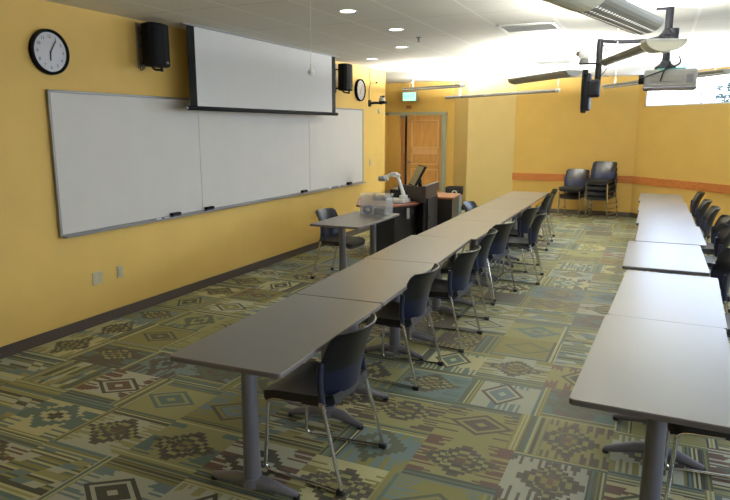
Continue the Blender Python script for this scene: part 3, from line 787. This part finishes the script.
# ------------------------------------------------------------------ ceiling things
def downlight(x, y, lb):
    t = thing('recessed_downlight', lb, 'ceiling light', (x, y, H), 0, 'recessed downlights')
    bm = BM(); lathe(bm, [(.065, -.002), (.085, -.006), (.088, 0), (.065, .002), (.065, -.002)], 28); link('trim_ring', bm, M['white'], t)
    bm = BM(); lathe(bm, [(0, -.004), (.066, -.004), (.066, 0), (0, 0)], 28); link('lens', bm, M['lens'], t)
    l = bpy.data.lights.new('downlight_lamp', 'SPOT'); l.energy = 9; l.spot_size = math.radians(110); l.spot_blend = .8; l.shadow_soft_size = .06; l.color = (1, .93, .82)
    o = bpy.data.objects.new('downlight_lamp', l); C.objects.link(o); o.parent = t; o.location = (0, 0, -.03)
downlight(-2.59, 5.31, 'recessed downlight nearest the camera, above the middle tables')
downlight(-2.60, 6.48, 'second recessed downlight from the camera')
downlight(-3.08, 7.87, 'third recessed downlight, near the hanging lights')
downlight(-4.00, 9.00, 'recessed downlight closest to the whiteboard wall')
def sprinkler(x, y, lb):
    t = thing('sprinkler_head', lb, 'sprinkler', (x, y, H), 0, 'ceiling sprinklers')
    bm = BM(); lathe(bm, [(0, 0), (.03, 0), (.026, -.008), (.012, -.012), (.012, -.035), (0, -.035)], 16); link('body', bm, M['alu'], t)
    bm = BM(); lathe(bm, [(0, -.05), (.02, -.05), (.02, -.046), (0, -.046)], 16); tube(bm, [(0, 0, -.03), (0, 0, -.048)], .006, 8); link('deflector', bm, M['alu'], t)
sprinkler(-2.58, 7.13, 'grey ceiling sprinkler among the downlights')
sprinkler(-2.59, 10.9, 'grey ceiling sprinkler above the far middle tables')
sprinkler(-3.70, 12.6, 'grey ceiling sprinkler by the pale corner')
def vent(x, y, w, d, lb):
    t = thing('air_vent', lb, 'vent', (x, y, H), 0, 'ceiling air vents')
    bm = BM()
    for s in (-1, 1): box(bm, (s * (w / 2 - .012), 0, -.006), (.024, d, .012), .002); box(bm, (0, s * (d / 2 - .012), -.006), (w, .024, .012), .002)
    link('frame', bm, M['white'], t)
    bm = BM(); box(bm, (0, 0, -.0015), (w - .04, d - .04, .003)); link('duct_opening', bm, M['ink'], t)
    n = 9
    for i in range(n):
        bm = BM(); box(bm, (0, 0, 0), (w - .06, .022, .003), 0, mtx=Matrix.Translation((0, -d / 2 + .05 + i * (d - .1) / (n - 1), -.008)) @ Matrix.Rotation(.5, 4, 'X')); link('louvre', bm, M['white'], t)
vent(-1.295, 6.88, .56, .50, 'white louvred air vent nearest the camera')
vent(-1.60, 10.6, .56, .50, 'white louvred air vent far off above the hanging lights')

def fixture(A, B, z, lb, style, w=.20, cap=None, power=50):
    """suspended uplight: curved trough from A (near) to B (far); local y runs from A to B"""
    A = Vector((A[0], A[1], 0)); B = Vector((B[0], B[1], 0)); d = B - A; Ln = d.length; rz = math.atan2(-d.x, d.y)
    t = thing('pendant_light', lb, 'pendant light', (A.x, A.y, z), rz, 'suspended linear uplights')
    bm = BM(); N = 14; dep = w * .32
    sec = [(-w / 2 * math.cos(PI * i / N), -dep * math.sin(PI * i / N)) for i in range(N + 1)]
    inner = [(x * .94, zz * .9 + .002) for x, zz in reversed(sec)]
    poly = sec + inner
    a = [bm.verts.new((x, 0, zz)) for x, zz in poly]; b = [bm.verts.new((x, Ln, zz)) for x, zz in poly]; n = len(poly)
    for i in range(n): bm.faces.new([a[i], a[(i + 1) % n], b[(i + 1) % n], b[i]])
    link('trough', bm, M['perf'] if style == 'perf' else M['fixture'], t)
    for yy in (0.004, Ln - .004):
        bm = BM(); prism(bm, [(x * 1.01, zz) for x, zz in sec], -.004, .004, 0, Matrix.Translation((0, yy, 0)) @ Matrix.Rotation(PI / 2, 4, 'X'))
        link('end_cap', bm, M['cream'] if cap else M['fixture'], t)
    bm = BM(); tube(bm, [(0, .05, -dep * .30), (0, Ln - .05, -dep * .30)], .012, 10); link('fluorescent_tube', bm, M['tube'], t)
    if style == 'slot':
        for sx in (-.040, -.004):
            bm = BM(); box(bm, (sx, Ln / 2, -dep * math.sqrt(1 - (2 * sx / w) ** 2) - .005), (.009, Ln - .06, .008)); link('light_slot', bm, M['tube'], t)
    if cap:
        cw, cl, side = cap
        bm = BM(); sec2 = [(-cw / 2 * math.cos(PI * i / N) + side, -dep * 1.25 * math.sin(PI * i / N)) for i in range(N + 1)]
        prism(bm, sec2, 0, cl, 0, Matrix.Translation((0, .0, .012)) @ Matrix.Rotation(PI / 2, 4, 'X')); link('end_housing', bm, M['cream'], t)
        bm = BM(); box(bm, (side, -cl / 2, .012), (cw, cl, .022), .004); link('housing_rim', bm, M['white'], t)
    for yy in (min(.25, Ln * .15), Ln - min(.25, Ln * .15)):
        bm = BM(); tube(bm, [(0, yy, -.01), (0, yy, H - z)], .0015, 6)
        lathe(bm, [(0, 0), (.02, 0), (.018, -.012), (0, -.014)], 12, Matrix.Translation((0, yy, H - z)))
        link('hanger', bm, M['grey'], t)
    l = bpy.data.lights.new('uplight_lamp', 'AREA'); l.shape = 'RECTANGLE'; l.size = w * .8; l.size_y = Ln * .95; l.energy = power * Ln; l.color = (.98, .985, .92)
    o = bpy.data.objects.new('uplight_lamp', l); C.objects.link(o); o.parent = t; o.location = (0, Ln / 2, .02); o.rotation_euler = (PI, 0, 0)
    return t
fixture((-.36, 3.15), (-.13, 4.08), 2.39, 'large perforated pendant light at the top edge of the picture', 'perf', .22, (.24, .42, 0), 30)
fixture((-.08, 5.05), (-.43, 6.05), 2.375, 'pendant light with two bright slots beside the projector pole', 'slot', .19, (.27, .12, .04), 60)
fixture((-.95, 7.94), (-1.88, 9.11), 2.46, 'plain grey pendant light left of the hanging monitor', 'plain', .22, None, 60)
fixture((-2.90, 10.10), (-4.10, 10.66), 2.48, 'slim perforated pendant light in front of the exit sign', 'perf', .15, None, 80)
fixture((.69, 8.80), (-.83, 11.20), 2.48, 'slim perforated pendant light passing behind the projector', 'perf', .18, None, 80)
# plain round pipe pendant
A = Vector((-1.61, 11.35, 2.42)); B = Vector((-4.10, 13.05, 2.42))
t = thing('pendant_pipe', 'thin pale horizontal pipe with a white ball end, hung on wires', 'pendant light', A)
bm = BM(); tube(bm, [(0, 0, 0), tuple(B - A)], .030, 12); link('pipe', bm, M['grey'], t)
bm = BM(); lathe(bm, [(0, -.045), (.03, -.03), (.045, 0), (.03, .03), (0, .045)], 16); link('ball_end', bm, M['white'], t)
bm = BM(); tube(bm, [(0, 0, .03), (0, 0, H - 2.42)], .006, 6); link('hanger', bm, M['white'], t)
bm = BM(); q = (B - A) * .85; tube(bm, [(q.x, q.y, .02), (q.x, q.y, H - 2.42)], .003, 6); link('hanger', bm, M['grey'], t)

l = bpy.data.lights.new('uplight_lamp', 'AREA'); l.shape = 'RECTANGLE'; l.size = .05; l.size_y = 2.8; l.energy = 480; l.color = (.98, .985, .92)
o = bpy.data.objects.new('uplight_lamp', l); C.objects.link(o); o.parent = t; q = (B - A) * .5; o.location = (q.x, q.y, .035); o.rotation_euler = Matrix.Rotation(math.atan2(-q.x, q.y), 3, 'Z').to_euler()
o.rotation_euler = (Matrix.Rotation(math.atan2(-q.x, q.y), 3, 'Z') @ Matrix.Rotation(PI, 3, 'X')).to_euler()
# projector on its ceiling pole
t = thing('ceiling_projector', 'grey ceiling projector hung on a black pole before the window', 'projector', (.0, 6.30, 2.12))
bm = BM(); box(bm, (.045, 0, .095), (.41, .34, .15), .018); link('projector_body', bm, M['grey'], t)
pb = t.children[0]
bm = BM()
box(bm, (.02, -.172, .09), (.26, .006, .05), .002); link('connector_panel', bm, M['alu'], pb)
bm = BM()
box(bm, (.195, -.171, .09), (.05, .004, .07), .001)
link('vent_grille', bm, M['leg'], pb)
bm = BM(); box(bm, (.045, 0, .017), (.42, .35, .018), .006); link('bottom_cover', bm, M['leg'], pb)
bm = BM(); tube(bm, [(-.15, -.02, .10), (-.205, -.02, .10)], .042, 16); link('lens_barrel', bm, M['black'], pb)
bm = BM(); box(bm, (.05, -.05, .176), (.22, .16, .012), .003); link('connector_strip', bm, M['greentab'], pb)
bm = BM(); tube(bm, [(0, 0, .18), (0, 0, H - 2.12)], .032, 16); link('pole', bm, M['blackmetal'], t)
bm = BM(); lathe(bm, [(0, .18), (.085, .18), (.085, .20), (.045, .23), (.04, .25), (0, .25)], 24); link('pole_base', bm, M['blackmetal'], t)
bm = BM(); lathe(bm, [(0, .46), (.08, .46), (.05, .49), (.034, .52), (0, .52)], 24); link('pole_collar', bm, M['blackmetal'], t)
bm = BM(); box(bm, (-.04, 0, H - 2.12 - .008), (.14, .06, .016), .003); link('mounting_plate', bm, M['blackmetal'], t)
bm = BM()
tube(bm, fillet([(.06, -.02, .45), (.08, -.06, .32), (.13, -.12, .22), (.02, -.19, .17), (-.20, -.19, .09)], .06), .006, 8)
tube(bm, fillet([(.03, -.02, .24), (.02, -.15, .20), (-.01, -.19, .15), (-.03, -.19, .07)], .05), .006, 8); link('cable', bm, M['black'], t)
# hanging monitor with arm from the pole
t = thing('hanging_monitor', 'black hanging monitor seen edge-on under a bent black arm', 'monitor', (-.56, 6.42, 2.0))
bm = BM(); box(bm, (-.135, .22, .14), (.05, .52, .385), .008, rz=math.radians(6)); link('monitor_housing', bm, M['black'], t)
bm = BM(); box(bm, (-.163, .22, .14), (.004, .48, .34), 0, rz=math.radians(6)); link('display', bm, M['display'], t)
bm = BM(); box(bm, (-.085, .05, .13), (.05, .2, .34), .015); box(bm, (-.03, .0, .16), (.11, .12, .16), .02); link('pivot_bracket', bm, M['blackmetal'], t)
bm = BM(); tube(bm, [(0, 0, .18), (0, 0, .60)], .028, 14); link('drop_pole', bm, M['blackmetal'], t)
bm = BM(); tube(bm, fillet([(0, 0, .585), (.16, -.02, .562), (.38, -.06, .555), (.60, -.11, .59)], .1), .016, 12); tube(bm, [(.60, -.12, .50), (.60, -.12, .64)], .045, 16); link('support_arm', bm, M['blackmetal'], t)
bm = BM(); tube(bm, fillet([(.02, -.03, .56), (.09, -.03, .45), (.08, -.03, .34), (.02, -.03, .26)], .06), .004, 6); link('cable', bm, M['black'], t)
t = thing('webcam', 'small white camera on a shelf above the hanging monitor', 'camera', (-.69, 6.42, 2.385))
bm = BM(); box(bm, (.055, 0, .0), (.20, .08, .012), .003); link('shelf', bm, M['blackmetal'], t)
bm = BM(); lathe(bm, [(0, .006), (.045, .006), (.045, .03), (.03, .05), (0, .05)], 20); link('camera_base', bm, M['grey'], t)
bm = BM(); lathe(bm, [(0, .04), (.045, .05), (.062, .085), (.05, .125), (0, .14)], 20); link('camera_head', bm, M['white'], t)
bm = BM(); tube(bm, [(-.04, -.02, .09), (-.066, -.03, .09)], .018, 12); link('camera_lens', bm, M['ink'], t)

# pale tree seen through the high window
t = thing('garden_tree', 'pale washed-out tree outside the high window', 'tree', (1.75, 18.3, 0))
bm = BM(); tube(bm, [(0, 0, 0), (.05, 0, 1.2), (0, .02, 2.3)], [.09, .07, .05], 10); link('trunk', bm, mat('grey bark', rgb(70, 66, 62), 0.9, noise=.2), t)
bm = BM(); rr = random.Random(3)
for i in range(900):
    a = rr.uniform(0, 2 * PI); zz = rr.uniform(-1, 1); q = rr.random() ** .4; rad = math.sqrt(1 - zz * zz)
    c = Vector((.62 * q * rad * math.cos(a), .62 * q * rad * math.sin(a), 2.62 + .55 * q * zz))
    box(bm, (0, 0, 0), (.09, .045, .002), 0, mtx=Matrix.Translation(c) @ Matrix.Rotation(rr.uniform(0, 6), 4, 'Z') @ Matrix.Rotation(rr.uniform(-1, 1), 4, 'X'))
fo = link('foliage', bm, mat('blue green leaves', rgb(66, 92, 96), 0.6), t); fo['kind'] = 'stuff'
# ------------------------------------------------------------------ light
wd = bpy.data.worlds.new('sky'); sc.world = wd; wd.use_nodes = True
wn_ = wd.node_tree; bg = wn_.nodes['Background']; bg.inputs[1].default_value = 6.0
tcw = wn_.nodes.new('ShaderNodeTexCoord'); spw = wn_.nodes.new('ShaderNodeSeparateXYZ'); rw = wn_.nodes.new('ShaderNodeValToRGB')
wn_.links.new(tcw.outputs['Generated'], spw.inputs[0]); wn_.links.new(spw.outputs[2], rw.inputs[0]); wn_.links.new(rw.outputs[0], bg.inputs[0])
rw.color_ramp.elements[0].color = (.75, .82, .9, 1); rw.color_ramp.elements[1].color = (.55, .72, 1, 1)
def area(name, loc, rot, sx, sy, e, col):
    l = bpy.data.lights.new(name, 'AREA'); l.shape = 'RECTANGLE'; l.size = sx; l.size_y = sy; l.energy = e; l.color = col
    o = bpy.data.objects.new(name, l); C.objects.link(o); o.location = loc; o.rotation_euler = rot; return o
for i, (a, b) in enumerate(wins):
    area('window_daylight', (XR + .25, (a + b) / 2, 1.68), (0, PI / 2, 0), 1.5, b - a, (20, 24, 40)[i], (.66, .80, 1))
p = dpt((ws0 + ws1) / 2, .3, 2.52)
area('clerestory_daylight', p, (PI / 2, 0, math.radians(135)), ws1 - ws0, .5, 125, (.48, .66, 1))
area('hallway_fill_light', (-5.75, 15.9, 2.75), (0, 0, 0), .8, .8, 30, (.95, 1, .95))  # unseen light, added to brighten the hallway walls

# ------------------------------------------------------------------ camera
cam = bpy.data.cameras.new('camera'); co = bpy.data.objects.new('camera', cam); C.objects.link(co); sc.camera = co
cam.sensor_width = 36; cam.lens = 635 / 730 * 36; cam.clip_start = .05
co.location = (0, 0, 1.8)
co.rotation_euler = (PI / 2 - math.atan(122 / 635), 0, math.atan(295 / math.hypot(635, 122)))
vs = sc.view_settings
vs.view_transform = 'Standard'; vs.look = 'None'; vs.gamma = 1; vs.use_curve_mapping = False; vs.exposure = 0.12
sc.cycles.max_bounces = 10; sc.cycles.diffuse_bounces = 5; sc.cycles.sample_clamp_indirect = 6
